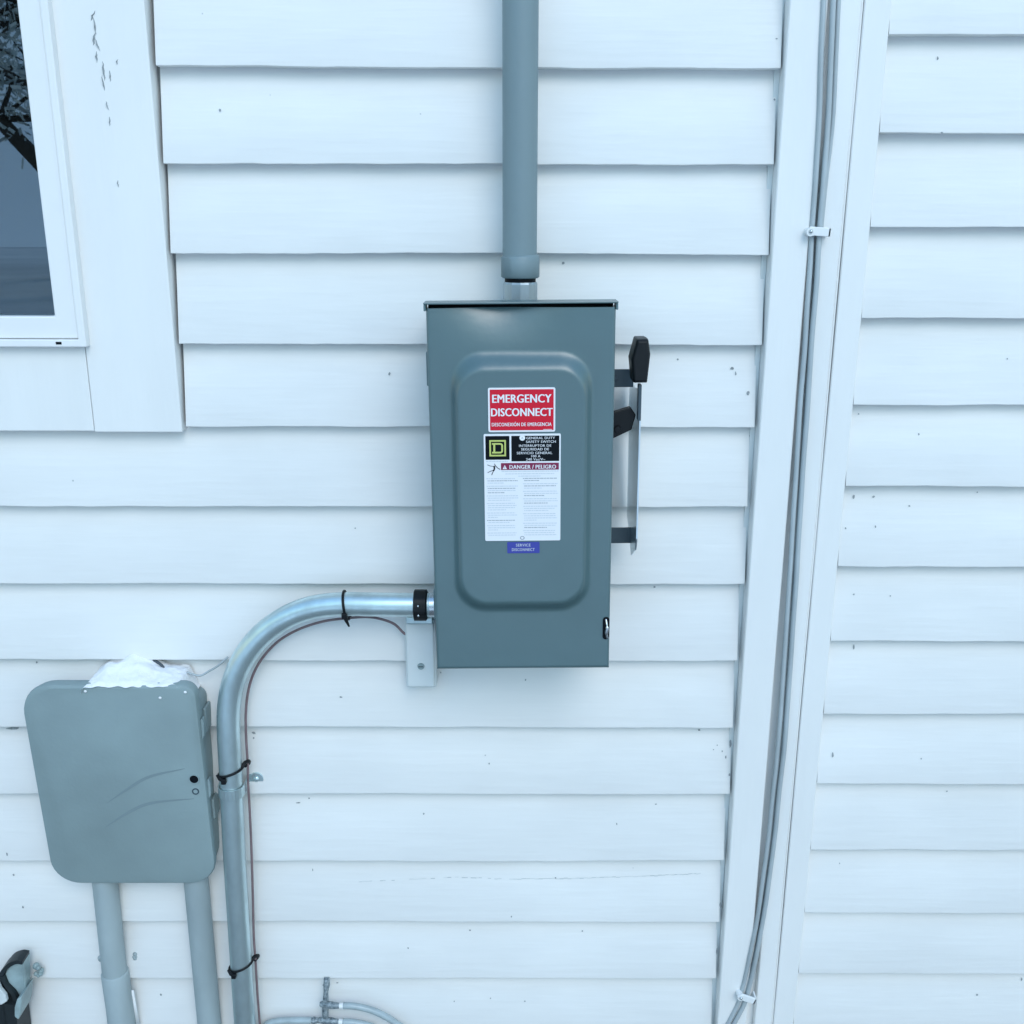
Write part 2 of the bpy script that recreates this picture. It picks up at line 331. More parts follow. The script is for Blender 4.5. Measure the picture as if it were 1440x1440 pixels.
# dark room behind the pane
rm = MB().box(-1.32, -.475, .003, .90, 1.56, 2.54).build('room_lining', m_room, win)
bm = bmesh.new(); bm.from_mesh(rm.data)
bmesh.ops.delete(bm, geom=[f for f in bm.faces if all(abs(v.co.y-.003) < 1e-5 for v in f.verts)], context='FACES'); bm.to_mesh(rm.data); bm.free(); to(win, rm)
# weep slot in the storm frame and peeling paint on the casing
wpart(MB().box(-.5215, -.515, -.0389, -.0386, 1.6065, 1.6095), 'weep_slot', m_ink, 0)
fl = MB(); r = random.Random(5)
for (x, z, l, w, a) in ((-.4452,1.9535,.012,.0012,.5),(-.4442,1.9440,.018,.0016,-.1),(-.4462,1.9310,.014,.0018,.25),(-.4432,1.9250,.014,.0014,-.35),(-.4455,1.9130,.012,.0016,.15),
                        (-.4395,1.8990,.020,.0016,.0),(-.4412,1.8870,.016,.0012,-.1),(-.4330,1.8940,.012,.0010,.1),(-.4240,1.9080,.006,.0010,.3),(-.4395,1.8640,.010,.0009,-.2),(-.4385,1.8480,.010,.0008,.1),(-.4360,1.7830,.008,.0008,0)):
    n = 7; L0 = []; R0 = []
    for i in range(n):
        t = i/(n-1)-.5; px = x+t*l*sin(a)+r.uniform(-.0006,.0006); pz = z+t*l*cos(a); ww = w*(1-abs(2*t)**2)*r.uniform(.6,1.2)+.0001
        L0.append((px-ww*.5, -.02665-.0016*(1-abs(2*t)), pz)); R0.append((px+ww*.5, -.0266, pz))
    b = len(fl.v); fl.v += L0+R0
    for i in range(n-1): fl.f.append((b+i, b+n+i, b+n+i+1, b+i+1))
o = to(win, fl.build('paint_flakes', m_chip, win)); o['kind'] = 'stuff'

# ------------------------------------------------------------------ safety switch
BX, BZ = .0135, 1.4525
sw = empty('safety_switch', (BX,0,BZ), 'grey metal safety switch box with red emergency sticker on the clapboard wall', 'switch box', ry=radians(-.6))
HW, HT, HB, FY = .0995, .2065, -.2065, -.135
MB().box(-HW+.002, HW-.002, -.1140, -.015, HB+.003, HT-.007).build('enclosure', m_box, sw, bevel=.002)
# cover: a stamped sheet with a raised field
def rr_sdf(x, z, x0, x1, z0, z1, r):
    cx, cz = (x0+x1)/2, (z0+z1)/2; qx, qz = abs(x-cx)-(x1-x0)/2+r, abs(z-cz)-(z1-z0)/2+r
    return math.hypot(max(qx,0), max(qz,0))+min(max(qx,qz),0)-r
def sstep(t): t = max(0,min(1,t)); return t*t*(3-2*t)
OUT = (-.0785, .0785, -.1370, .1630, .038); INN = (-.0650, .0650, -.1165, .1370, .026)
def cover_y(x, z):
    do = -rr_sdf(x, z, *OUT); di = rr_sdf(x, z, *INN)
    h = 0
    if do > 0:
        h = .0115*(1 if di <= 0 else sstep((do/(do+di)-.10)/.80))
    # slight crown of the sheet; roll-back under the hood added to catch a highlight
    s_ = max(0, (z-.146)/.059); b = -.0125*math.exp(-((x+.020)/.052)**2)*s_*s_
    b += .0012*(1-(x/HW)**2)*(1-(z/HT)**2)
    return FY-h-b
gx, gz = 96, 190; mb = MB()
for j in range(gz+1):
    for i in range(gx+1):
        x = -HW+2*HW*i/gx; z = HB+(HT-.0018-HB)*j/gz
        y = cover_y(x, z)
        e = min(x+HW, HW-x, z-HB)
        if e < .0021: y += (.0021-e)**2*450
        mb.v.append((x, y, z))
for j in range(gz):
    for i in range(gx):
        a = j*(gx+1)+i; mb.f.append((a, a+1, a+gx+2, a+gx+1))
base = len(mb.v); ring = [i for i in range(gx+1)]+[j*(gx+1)+gx for j in range(1,gz+1)]+[gz*(gx+1)+i for i in range(gx-1,-1,-1)]+[j*(gx+1) for j in range(gz-1,0,-1)]
for i in ring: v = mb.v[i]; mb.v.append((v[0], -.1005, v[2]))
for k in range(len(ring)): k2 = (k+1) % len(ring); mb.f.append((ring[k], base+k, base+k2, ring[k2]))
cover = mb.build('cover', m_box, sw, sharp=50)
# rain hood lip along the top
MB().box(-HW-.0025, HW+.0025, -.1368, -.108, HT+.0024, HT+.0044).build('hood_lip', m_box, sw, bevel=.0007)
for sx in (-1, 1):
    MB().box(sx*HW-.0024 if sx < 0 else HW+.0001, -HW-.0001 if sx < 0 else HW+.0024, -.1355, -.112, HT-.0045, HT+.0023).build('lip_return', m_box, sw, bevel=.0006)
MB().box(-HW+.001, HW-.001, -.1150, -.1100, HT-.0100, HT+.0022).build('lip_shade', m_ink, sw)  # black strip stands in for the shade under the hood lip
for z0, z1 in ((.121,.158),(-.150,-.113)):
    MB().box(-HW-.0026, -HW+.001, -.122, -.104, z0, z1).build('hinge', m_box, sw, bevel=.0015)
# latch slot with its bright hasp
sl = MB().prism(rrect(.0915,.0990,-.1700,-.1430,.0034), -.1362, -.1330).build('latch_slot', m_ink, sw)
MB().tube(spline([(.0950,-.1350,-.1450),(.0958,-.1385,-.1510),(.0962,-.1390,-.1560),(.0955,-.1385,-.1620),(.0968,-.1370,-.1680)],5), [.0011]*8+[.0020]*8+[.0014]*5, 8).build('hasp', m_zinc, sl, smooth=True)
# drip burr under the bottom edge
MB().ball((-.026,-.128,HB+.001), .002, 8, 5).build('bottom_rivet', m_box, sw)

# operating handle and guard on the right side
MB().box(HW-.003, .1285, -.0620, -.0600, .1085, .1290).build('handle_bracket', m_boxdark, sw, bevel=.0006)
MB().box(HW-.003, .1350, -.0620, -.0600, -.0785, -.0590).build('handle_bracket', m_boxdark, sw, bevel=.0006)
gp = [(-.020,.112),(-.060,.108),(-.098,.112),(-.104,.085),(-.104,-.060),(-.098,-.075),(-.068,-.092),(-.050,-.070),(-.022,-.055),(-.018,.040),(-.006,.083)]
gm = MB().prismx(gp, .1285, .1305); gm.v = [(x-.030*(y+.03), y if y < -.035 else -.035+(y+.035)*.35, z) for x, y, z in gm.v]
gm.build('guard_plate', m_steel, sw, bevel=.0005)
arm = MB().prism([(HW-.003,.056),(.121,.072),(.1285,.090),(.1305,.078),(.1265,.062),(HW-.003,.043)], -.088, -.070).v
MB().prism([(HW-.003,.0825),(.1225,.0905),(.1285,.0820),(.1240,.0650),(HW-.003,.0520)], -.092, -.080).build('handle_arm', m_black, sw, bevel=.001)
MB().prismx([(-.094,.078),(-.106,.078),(-.106,.118),(-.094,.118)], .1290, .1325).build('handle_shaft', m_boxdark, sw, bevel=.0006)
MB().tube([(.1085,-.0925,.0665),(.1085,-.0950,.0665)], [.0040,.0034], 12).build('pivot_bolt', m_black, sw, sharp=40)
MB().tube([(.1080,-.0622,.1190),(.1080,-.0640,.1190)], [.0030,.0024], 10).build('pivot_bolt', m_boxdark, sw, sharp=40)
kb = MB(); rings = []
for y, s in ((-.074,.80),(-.078,.97),(-.088,1.0),(-.104,1.0),(-.109,.96),(-.112,.80)):
    out = [(-.0080,-.0235),(.0075,-.0235),(.0102,.0080),(.0075,.0245),(-.0050,.0245),(-.0108,.0020)]
    rings.append([(.1305+px*s, y, .1440+pz*(1-(1-s)*.5)) for px, pz in out])
kb.loft(rings).build('handle_knob', m_black, sw, bevel=.0014)

# ---- lettering
def text_mesh(body, w, h=None, thick=0.0, space=1.0, shear=0):
    cu = bpy.data.curves.new('t', 'FONT'); cu.body = body; cu.size = 1; cu.offset = thick; cu.space_character = space; cu.resolution_u = 3
    o = bpy.data.objects.new('t', cu); C.objects.link(o)
    dg = bpy.context.evaluated_depsgraph_get(); me = bpy.data.meshes.new_from_object(o.evaluated_get(dg))
    bpy.data.objects.remove(o); bpy.data.curves.remove(cu)
    xs = [v.co.x for v in me.vertices]; zs = [v.co.y for v in me.vertices]
    x0, x1, z0, z1 = min(xs), max(xs), min(zs), max(zs); sx = w/(x1-x0); sz = h/(z1-z0) if h else sx
    vs = [((v.co.x-(x0+x1)/2)*sx, (v.co.y-(z0+z1)/2)*sz) for v in me.vertices]; fs = [tuple(p.vertices) for p in me.polygons]
    bpy.data.meshes.remove(me); return vs, fs
def text(body, cx, cz, w, h, y, m, parent, name='lettering', thick=.0, space=1.0):
    vs, fs = text_mesh(body, w, h, 0, space); d = thick*h*1.3; V = []; F = []   # bolder strokes: three prints a hair apart
    for k, dx in enumerate((-d, 0, d) if d else (0,)):
        n = len(V); V += [(cx+a+dx, y-.00004*k, cz+b) for a, b in vs]; F += [tuple(i+n for i in f) for f in fs]
    me = bpy.data.meshes.new(name); me.from_pydata(V, [], F)
    return link(name, me, m, parent)
PY = -.135-.0115-.0016                       # just proud of the raised field
red = MB().prism(rrect(-.0355,.0358,.0755,.1230,.0018), PY-.0004, PY+.003).build('emergency_sticker', m_white, sw)
MB().prism(rrect(-.0336,.0340,.0773,.1212,.0006), PY-.0006, PY-.0003).build('red_field', m_red, red)
text('EMERGENCY', .0003, .1115, .0622, .0088, PY-.0008, m_white, red, thick=.032, space=1.05)
text('DISCONNECT', .0002, .0969, .0650, .0086, PY-.0008, m_white, red, thick=.032, space=1.04)
text('DESCONEXIÓN DE EMERGENCIA', .0000, .0842, .0635, .0048, PY-.0008, m_white, red, thick=.02, space=1.08)
MB().box(.0230,.0322,PY-.0008,PY-.0007,.0778,.0783).build('lettering', m_white, red)
lab = MB().prism(rrect(-.0408,.0418,-.0465,.0733,.0014), PY-.0003, PY+.003).build('warning_label', m_white, sw)
Y1, Y2 = PY-.0005, PY-.0007
MB().prism(rrect(-.0390,-.0132,.0452,.0712,.0004), Y1, Y1+.0003).build('logo_panel', m_ink, lab)
MB().prism(rrect(-.0112,.0402,.0433,.0712,.0004), Y1, Y1+.0003).build('title_panel', m_ink, lab)
lg = frame(-.0348,-.0170,.0490,.0668,.0017,Y2,Y2+.0001)
q = .0018                                     # slab-serif D inside the square
Dx0, Dx1, Dz0, Dz1 = -.0320,-.0202,.0522,.0636
lg.box(Dx0, Dx0+.0068, Y2, Y2+.0001, Dz0, Dz0+q).box(Dx0, Dx0+.0068, Y2, Y2+.0001, Dz1-q, Dz1).box(Dx0+.0014, Dx0+.0014+q*1.15, Y2-.00002, Y2+.0001, Dz0+.0003, Dz1-.0003)
o1 = [(Dx1-.003+.003*cos(a), Dz1-.003+.003*sin(a)) for a in [pi/2-pi/2*i/5 for i in range(6)]]; i1 = [(Dx1-.003+(.003-q)*cos(a), Dz1-.003+(.003-q)*sin(a)) for a in [pi/2-pi/2*i/5 for i in range(6)]]
oo = [(Dx0+.006,Dz1)]+o1+[(x, Dz0+Dz1-z) for x, z in reversed(o1)]+[(Dx0+.006,Dz0)]
ii = [(Dx0+.006,Dz1-q)]+i1+[(x, Dz0+Dz1-z) for x, z in reversed(i1)]+[(Dx0+.006,Dz0+q)]
n = len(oo); lg.add([(x,Y2-.00004,z) for x,z in oo]+[(x,Y2-.00004,z) for x,z in ii], [(k,k+1,n+k+1,n+k) for k in range(n-1)])
lg.build('logo', m_yel, lab)
for body, cx, cz, w in (('GENERAL DUTY',.0202,.0688,.0305),('SAFETY SWITCH',.0205,.0647,.0318),('INTERRUPTOR DE',.0143,.0604,.0345),('SEGURIDAD DE',.0142,.0565,.0298),('SERVICIO GENERAL',.0136,.0524,.0380),('100 A',.0150,.0489,.0098),('240 Vac/V~',.0148,.0454,.0205)):
    text(body, cx, cz, w, .0026, Y2, m_white, lab, thick=.014, space=1.08)
MB().prism([(.0006+.0031*cos(2*pi*k/20), .0690+.0031*sin(2*pi*k/20)) for k in range(20)], Y2, Y2+.0001).build('seal', m_white, lab)
text('A', .0006, .0689, .0022, .0024, Y2-.0001, m_grey, lab)
MB().prism(rrect(-.0226,.0398,.0338,.0414,.0003), Y1, Y1+.0003).build('danger_bar', m_maroon, lab)
MB().prism([(-.0208,.0348),(-.0162,.0348),(-.0185,.0393)], Y2, Y2+.0001).build('alert_triangle', m_white, lab)
text('!', -.0185, .0366, .0006, .0026, Y2-.0001, m_maroon, lab)
text('DANGER / PELIGRO', .0117, .0371, .0500, .0043, Y2, m_white, lab, thick=.03, space=1.05)
# shock pictogram: hand and bolt strokes
pg = MB()
def stroke(mb, pts, w):
    for (a, b) in zip(pts, pts[1:]):
        dx, dz = b[0]-a[0], b[1]-a[1]; L = math.hypot(dx, dz) or 1; nx_, nz_ = -dz/L*w/2, dx/L*w/2
        mb.add([(a[0]+nx_,Y2,a[1]+nz_),(b[0]+nx_,Y2,b[1]+nz_),(b[0]-nx_,Y2,b[1]-nz_),(a[0]-nx_,Y2,a[1]-nz_)], [(0,1,2,3)])
stroke(pg, [(-.0372,.0398),(-.0345,.0385),(-.0305,.0378)], .0005); stroke(pg, [(-.0296,.0408),(-.0285,.0385),(-.0262,.0362),(-.0236,.0345)], .0007)
stroke(pg, [(-.0300,.0385),(-.0296,.0350),(-.0308,.0330)], .0016); stroke(pg, [(-.0308,.0335),(-.0340,.0325),(-.0370,.0310)], .0006); stroke(pg, [(-.0306,.0330),(-.0318,.0305),(-.0328,.0283)], .0007)
pg.build('shock_pictogram', m_ink, lab)
# fine print: too small to read, rows of word-length dashes
fp = MB(); fpd = MB(); r = random.Random(11)
def row(mb, x0, x1, z, h=.0008):
    x = x0
    while x < x1:
        w = r.uniform(.0010,.0042); e = min(x+w, x1)
        mb.add([(x,Y1,z),(e,Y1,z),(e,Y1,z+h),(x,Y1,z+h)], [(0,1,2,3)]); x = e+.0005
row(fp, -.0385, -.0150, .0428, .0010)
row(fp, -.0220, .0395, .0318); row(fp, -.0180, .0350, .0290); row(fp, -.0040, .0200, .0264)
for x0, x1, sd in ((-.0385,-.0040,1),(.0010,.0395,2)):
    r2 = random.Random(sd); z = .0238
    while z > -.0420:
        k = r2.choice((2,3,3,4))
        for q_ in range(k):
            if z < -.0425: break
            row(fpd if r2.random() < .25 else fp, x0+(.0012 if q_ else 0), x1-(r2.uniform(.0,.004) if q_ < k-1 else r2.uniform(.008,.024)), z, .00085); z -= .00245
        z -= .0011
o = fp.build('fine_print', m_pale, lab); o['kind'] = 'stuff'
o = fpd.build('fine_print', m_grey, lab); o['kind'] = 'stuff'
MB().add([(.0000+.0026*cos(2*pi*k/14),Y1,-.0432+.0022*sin(2*pi*k/14)) for k in range(14)]+[(.0016*cos(2*pi*k/14),Y1,-.0432+.0013*sin(2*pi*k/14)) for k in range(14)], [(k,(k+1)%14,14+(k+1)%14,14+k) for k in range(14)]).build('recycling_mark', m_grey, lab)
bl = MB().prism(rrect(-.0166,.0190,-.0610,-.0482,.0008), PY-.0003, PY+.003).build('service_sticker', m_blue, sw)
text('SERVICE', .0010, -.0516, .0160, .0032, PY-.0005, m_pale, bl, thick=.012, space=1.1); text('DISCONNECT', .0010, -.0568, .0250, .0032, PY-.0005, m_pale, bl, thick=.012, space=1.1)

# ------------------------------------------------------------------ riser conduit above the switch
cd = empty('riser_conduit', (.0113,-.06,1.66), 'straight grey plastic conduit rising from the top of the switch box', 'conduit')
def ring_path(x, y, zs): return [(x,y,z) for z in zs]
MB().tube([(-.0007,0,.045),(-.0020,0,1.15)], .0189, 28).build('pipe', m_pvc, cd, sharp=40)
MB().tube([(0,0,.0235),(0,0,.0250),(0,0,.0462),(-.0001,0,.0480)], [.0196,.0213,.0213,.0196], 28).build('coupling', m_pvc, cd, sharp=50)
MB().tube([(0,0,.0190),(0,0,.0245)], .0172, 24).build('black_gap', m_ink, cd, sharp=40)  # black ring drawn for the dark gap between coupling and hub
hubp = MB(); rings = []
for z, rr in ((-.004,.0187),(.0170,.0187),(.0192,.0176)):
    rings.append([( (rr+.0004*cos(k*pi))*cos(2*pi*k/24), (rr+.0004*cos(k*pi))*sin(2*pi*k/24), z) for k in range(24)])
hubp.loft(rings).build('hub', mat('dull_cast_metal', (.46,.54,.58), .45, .7, .3, 40, (1,1,.2)), cd)

# ------------------------------------------------------------------ galvanised conduit with bend
gc = empty('metal_conduit', (-.366,-.045,.45), 'bent galvanised steel conduit running into the left side of the switch box', 'conduit')
gpts = [(-.0920,-.060,1.2955),(-.1300,-.060,1.2957),(-.1700,-.059,1.2958),(-.2000,-.057,1.2955),(-.2330,-.054,1.2912),(-.2600,-.052,1.2825),(-.2840,-.050,1.2690),(-.3060,-.048,1.2510),(-.3240,-.047,1.2300),(-.3390,-.046,1.2050),(-.3500,-.045,1.1760),(-.3560,-.045,1.1450),(-.3585,-.045,1.1100),(-.3596,-.045,1.0700),(-.3605,-.045,1.0430),(-.3640,-.045,.9374),(-.3662,-.045,.8264),(-.3690,-.045,.6622),(-.3705,-.045,.45)]
gs = spline(gpts, 5)
loc = Vector(gc.location)
MB().tube([p-loc for p in gs], .0147, 24).build('pipe', m_galv, gc, sharp=50)
MB().tube([Vector((-.0965,-.060,1.2955))-loc, Vector((-.0820,-.060,1.2955))-loc], .0152, 24).build('connector', m_zinc, gc, sharp=40)
bu = MB(); rings = []
for x, rr in ((-.1160,.0165),(-.1150,.0190),(-.1010,.0190),(-.0995,.0165)):
    rings.append([Vector((x, -.060+(rr+(.0006 if k % 4 < 2 else 0))*cos(2*pi*k/32), 1.2955+(rr+(.0006 if k % 4 < 2 else 0))*sin(2*pi*k/32)))-loc for k in range(32)])
bush = bu.loft(rings).build('compression_nut', m_black, gc, sharp=40)
for dz in (.006,-.006):
    MB().ball(Vector((-.109,-.0795,1.2955+dz))-loc, .0017, 8, 5).build('set_screw', m_zinc, bush, smooth=True)
MB().tube([Vector((-.3606,-.045,1.0300))-loc, Vector((-.3604,-.045,1.0330))-loc, Vector((-.3604,-.045,1.0360))-loc], [.0150,.0156,.0150], 24).build('coupling_ring', m_zinc, gc, smooth=True)

# one-hole strap
st = empty('conduit_strap', (-.345,-.016,1.032), 'small one-hole metal strap with screw beside the galvanised conduit', 'strap')
sl_ = Vector(st.location)
sb = MB(); ar = []
for k in range(13):
    a = -.25*pi+1.35*pi*k/12
    ar.append((-.3606-.0163*cos(a+pi*.25)*0-.0163*cos(pi*1.0*k/12+.0), -.045-.0163*sin(pi*k/12), 0))
ar = [(-.3606-.0163, -.018, 0)]+ar+[(-.3606+.0163, -.019, 0), (-.3330, -.018, 0)]
for (a, b) in zip(ar, ar[1:]):
    sb.add([(a[0],a[1],1.026),(b[0],b[1],1.026),(b[0],b[1],1.040),(a[0],a[1],1.040)], [(0,1,2,3)])
sb.v = [tuple(Vector(v)-sl_) for v in sb.v]
o = sb.build('band', m_galv, st); so = o.modifiers.new('thick', 'SOLIDIFY'); so.thickness = .0012; so.offset = 0
MB().prism([(-.3345+.0095*cos(2*pi*k/18)-sl_.x, 1.033+.0095*sin(2*pi*k/18)-sl_.z) for k in range(18)], -.0035, .0).build('ear', m_galv, st, bevel=.0006)
MB().ball((-.3345-sl_.x, -.0040, 1.033-sl_.z),   .0040, 10, 6, (1,.45,1)).build('screw', m_galv, st, smooth=True)

# ------------------------------------------------------------------ bonding terminal box and wire
bb = empty('bonding_terminal', (-.1115,-.018,1.2215), 'pale plastic bonding terminal with one screw left of the switch box', 'terminal box')
MB().box(-.0190,.0195,-.0200,.004,-.0470,.0455).build('base', m_bond, bb, bevel=.0025)
MB().box(-.0172,.0172,-.0245,-.019,-.0440,.0435).build('cover', m_bond, bb, bevel=.002)
MB().box(-.0160,.0170,-.0310,-.016,.0440,.0530).build('clamp', m_galv, bb, bevel=.0015)
sc = MB().tube([(.0005,-.0240,-.0150),(.0005,-.0262,-.0150)], [.0046,.0040], 16).build('screw', m_ubox, bb, sharp=40)
MB().box(-.0024,.0034,-.0265,-.0260,-.0154,-.0146).build('slot', m_ink, sc)
wpts = [(-.1240,-.034,1.2440),(-.1320,-.035,1.2480),(-.1432,-.035,1.2599),(-.1580,-.036,1.2668),(-.1760,-.037,1.2705),(-.2000,-.040,1.2702),(-.2300,-.040,1.2660),(-.2600,-.040,1.2560),(-.2870,-.039,1.2400),(-.3090,-.037,1.2170),(-.3240,-.035,1.1920),(-.3330,-.034,1.1650),(-.3380,-.033,1.1350),(-.3400,-.033,1.1000),(-.3402,-.034,1.0650),(-.3415,-.035,1.0350),(-.3420,-.035,1.0000),(-.3440,-.034,.9400),(-.3472,-.033,.8700),(-.3500,-.035,.8000),(-.3500,-.036,.7640),(-.3512,-.034,.7300),(-.3520,-.033,.6600),(-.3500,-.033,.45)]
tag(MB().tube(spline(wpts,5), .0017, 8).build('ground_wire', m_wire, smooth=True), 'thin brown ground wire tied alongside the galvanised conduit', 'wire')
# zip ties
def zip_tie(loc, ax, ay, label, hook, tail):
    t = empty('zip_tie', loc, label, 'zip tie', 'black zip ties on the galvanised conduit'); r_ = .0158
    ring = []
    a_, b_ = Vector(ax), Vector(ay)
    ring = [tuple(r_*cos(2*pi*k/24)*a_+r_*sin(2*pi*k/24)*b_) for k in range(25)]
    MB().tube(ring, .0016, 8, True).build('band', m_rubber, t, smooth=True)
    MB().tube(spline([tuple(h) for h in hook],5), .0024, 8).build('wire_loop', m_rubber, t, smooth=True)
    hx, hy, hz = tail[0]
    MB().box(hx-.0032,hx+.0032,hy-.0028,hy+.0028,hz-.0040,hz+.0034).build('head', m_rubber, t, bevel=.0012)
    MB().tube([Vector(p) for p in tail], [.0024]*(len(tail)-1)+[.0012], 6, True).build('tail', m_rubber, t)
zip_tie((-.1995,-.057,1.2956), (0,1,0), (-.12,0,1), 'black zip tie on the horizontal run of the galvanised conduit',
        [(-.001,-.004,-.0150),(-.002,.006,-.0220),(0,.017,-.0260),(.002,.019,-.0230)], [(0,-.013,-.0100),(.001,-.010,-.0165),(.004,-.006,-.0270)])
zip_tie((-.3598,-.045,1.0600), (1,0,.30), (0,1,-.1), 'upper black zip tie on the vertical run beside the utility box',
        [(.0135,-.002,.0050),(.0185,.004,.0100),(.0215,.010,.0085),(.0200,.014,.0030),(.0165,.008,.0025)], [(-.0050,-.0165,-.0050),(-.0100,-.0165,-.0020),(-.0145,-.0135,.0020)])
zip_tie((-.3678,-.045,.7620), (1,0,.30), (0,1,-.1), 'lower black zip tie on the vertical run near the bottom edge',
        [(.0135,-.002,.0040),(.0175,.004,.0085),(.0210,.010,.0060),(.0200,.014,.0010),(.0165,.008,-.0010)], [(-.0060,-.0165,-.0045),(-.0100,-.0165,-.0020),(-.0145,-.0135,.0020)])

# ------------------------------------------------------------------ utility box, its pipes and the snow on it
ub = empty('utility_box', (-.48,-.015,.90), 'weathered matt grey utility box with rounded corners and snow on top', 'utility box')
ul = Vector(ub.location)
def ufront(z): return -.052-.018*max(0,min(1,(z-.895)/.297))
def uring(x0, x1, z0, z1, rads, yf): return [Vector((x, yf(z), z))-ul for x, z in rrect(x0, x1, z0, z1, rads, 8)]
RB = (.036,.036,.016,.040)
RK = (.034,.034,.014,.030)
MB().loft([uring(-.598,-.3915,.902,1.166,RK,lambda z:-.014), uring(-.599,-.3905,.901,1.167,RK,lambda z:.70*ufront(z)), uring(-.597,-.3925,.903,1.165,RK,lambda z:.70*ufront(z)-.0004)]).build('back_box', m_ubox, ub, sharp=40)
MB().loft([uring(-.6045,-.3895,.8960,1.1915,RB,lambda z:.74*ufront(z)), uring(-.606,-.3883,.8945,1.1930,RB,lambda z:.90*ufront(z)), uring(-.6048,-.3895,.8957,1.1918,RB,lambda z:.97*ufront(z)), uring(-.6015,-.3930,.899,1.1885,RB,lambda z:ufront(z))]).build('cover', m_ubox, ub, sharp=30)
def disc(cx, cz, r0, r1, y, name, m, parent):
    k = 20; mb = MB()
    if r0 <= 0: mb.prism([(cx+r1*cos(2*pi*i/k), cz+r1*sin(2*pi*i/k)) for i in range(k)], y, y+.0015)
    else: mb.loft([[(cx+rr*cos(2*pi*i/k), yy, cz+rr*sin(2*pi*i/k)) for i in range(k)] for rr, yy in ((r1,y+.001),(r1,y),(r0,y),(r0,y+.001))], False, False)
    mb.v = [tuple(Vector(v)-ul) for v in mb.v]; return mb.build(name, m, parent, sharp=40)
hx, hz = -.4020, 1.0585
disc(hx, hz, 0, .0058, ufront(hz)-.0008, 'lock_hole', m_ink, ub); disc(hx, hz, .0056, .0068, ufront(hz)-.0012, 'lock_rim', m_ubox, ub)
disc(hx, hz-.0185, .0030, .0045, ufront(hz-.0185)-.0009, 'screw_rim', m_boxdark, ub); disc(hx, hz-.0185, 0, .0029, ufront(hz-.0185)-.0006, 'screw', m_ubox, ub)
for z in (1.128, 1.040):                      # clasp tabs on the right edge
    mb = MB().prism([(-.3885,z-.016),(-.3852,z-.010),(-.3846,z+.006),(-.3862,z+.014),(-.3885,z+.012)], .9*ufront(z), .9*ufront(z)+.010)
    mb.v = [tuple(Vector(v)-ul) for v in mb.v]; mb.build('clasp', m_ubox, ub, bevel=.001)
for z0, z1 in ((1.112,1.146),(.985,1.015)):
    mb = MB().box(-.3910,-.3868,-.040,-.016,z0,z1); mb.v = [tuple(Vector(v)-ul) for v in mb.v]; mb.build('hinge_lug', m_ubox, ub, bevel=.002)
# two faint scrape arcs across the lid
m_scr = mat('scrape', (.195,.258,.275), .7)
for pts in ([(-.518,1.022),(-.488,1.044),(-.458,1.062),(-.412,1.074)], [(-.525,.985),(-.495,1.006),(-.462,1.022),(-.405,1.029)]):
    mb = MB(); sp_ = spline([(x,0,z) for x, z in pts], 8); nn = len(sp_)
    for i in range(nn-1):
        a, b = sp_[i], sp_[i+1]; w0 = .0021*sin(pi*(i+.3)/nn)+.0001; w1 = .0021*sin(pi*(i+1.3)/nn)+.0001
        mb.add([(a.x,ufront(a.z)-.00035,a.z-w0),(b.x,ufront(b.z)-.00035,b.z-w1),(b.x,ufront(b.z)-.00035,b.z+w1),(a.x,ufront(a.z)-.00035,a.z+w0)], [(0,1,2,3)])
    mb.v = [tuple(Vector(v)-ul) for v in mb.v]; mb.build('scrape', m_scr, ub)
# snow cap
sn = MB(); nx, ny = 66, 26; ok = {}
X0, X1, Y0, Y1_ = -.5420,-.3990,-.0704,-.0120
def snow_h(x, y):
    t = (x-X0)/(X1-X0); d = (y-Y0)/(Y1_-Y0)
    env = .0018+.0135*math.exp(-((x+.482)/.033)**4)+.002*math.exp(-((x+.430)/.02)**2)
    env *= .30+.80*sstep(d*1.8)
    e = min(1, max(0,t-.02)*4.5, max(0,1-t)*6); n1 = noise.noise(Vector((x*45, y*45, 2))); n2 = noise.noise(Vector((x*130, y*130, 8)))
    return (env*(.95+.60*n1)+.0018*n2)*sstep(e) - .026*(1-sstep(e*1.8))
def top_z(x): 
    d = max(0, -.566-x); return 1.1922-(.040-math.sqrt(max(0,.040**2-min(d,.040)**2)))
for j in range(ny+1):
    for i in range(nx+1):
        x = X0+(X1-X0)*i/nx; y = Y0+(Y1_-Y0)*j/ny
        h = snow_h(x, y); fe = j/ny
        edge = .0030*noise.noise(Vector((x*90, 0, 4)))+.0045*noise.noise(Vector((x*30,2,4)))
        yy = y+(edge if j == 0 else edge*max(0,1-j*.25))
        tt = (x-X0)/(X1-X0); ee = min(1, max(0,tt-.02)*4.5, max(0,1-tt)*6)
        if j < 4: yy += .012*(1-sstep(ee*2.2))*(1-j*.25)
        zz = top_z(x)+h
        if j == 0: zz = min(zz, top_z(x)-.0012+.0026*noise.noise(Vector((x*80,5,1))))
        sn.v.append((x, yy, zz))
for j in range(ny):
    for i in range(nx):
        a = j*(nx+1)+i; sn.f.append((a, a+1, a+nx+2, a+nx+1))
n = len(sn.v); bot = [(v[0], max(v[1],-.088), 1.170) for v in sn.v]
for (x, z) in ((-.4320,1.1760),(-.5230,1.1850),(-.4000,1.1840)): sn.ball((x, ufront(z)-.0008, z), .0017, 8, 5, (1.2,.6,1))
tag(sn.build('snow_cap', m_snow, smooth=True), 'small heap of white snow on top of the grey utility box', 'snow')
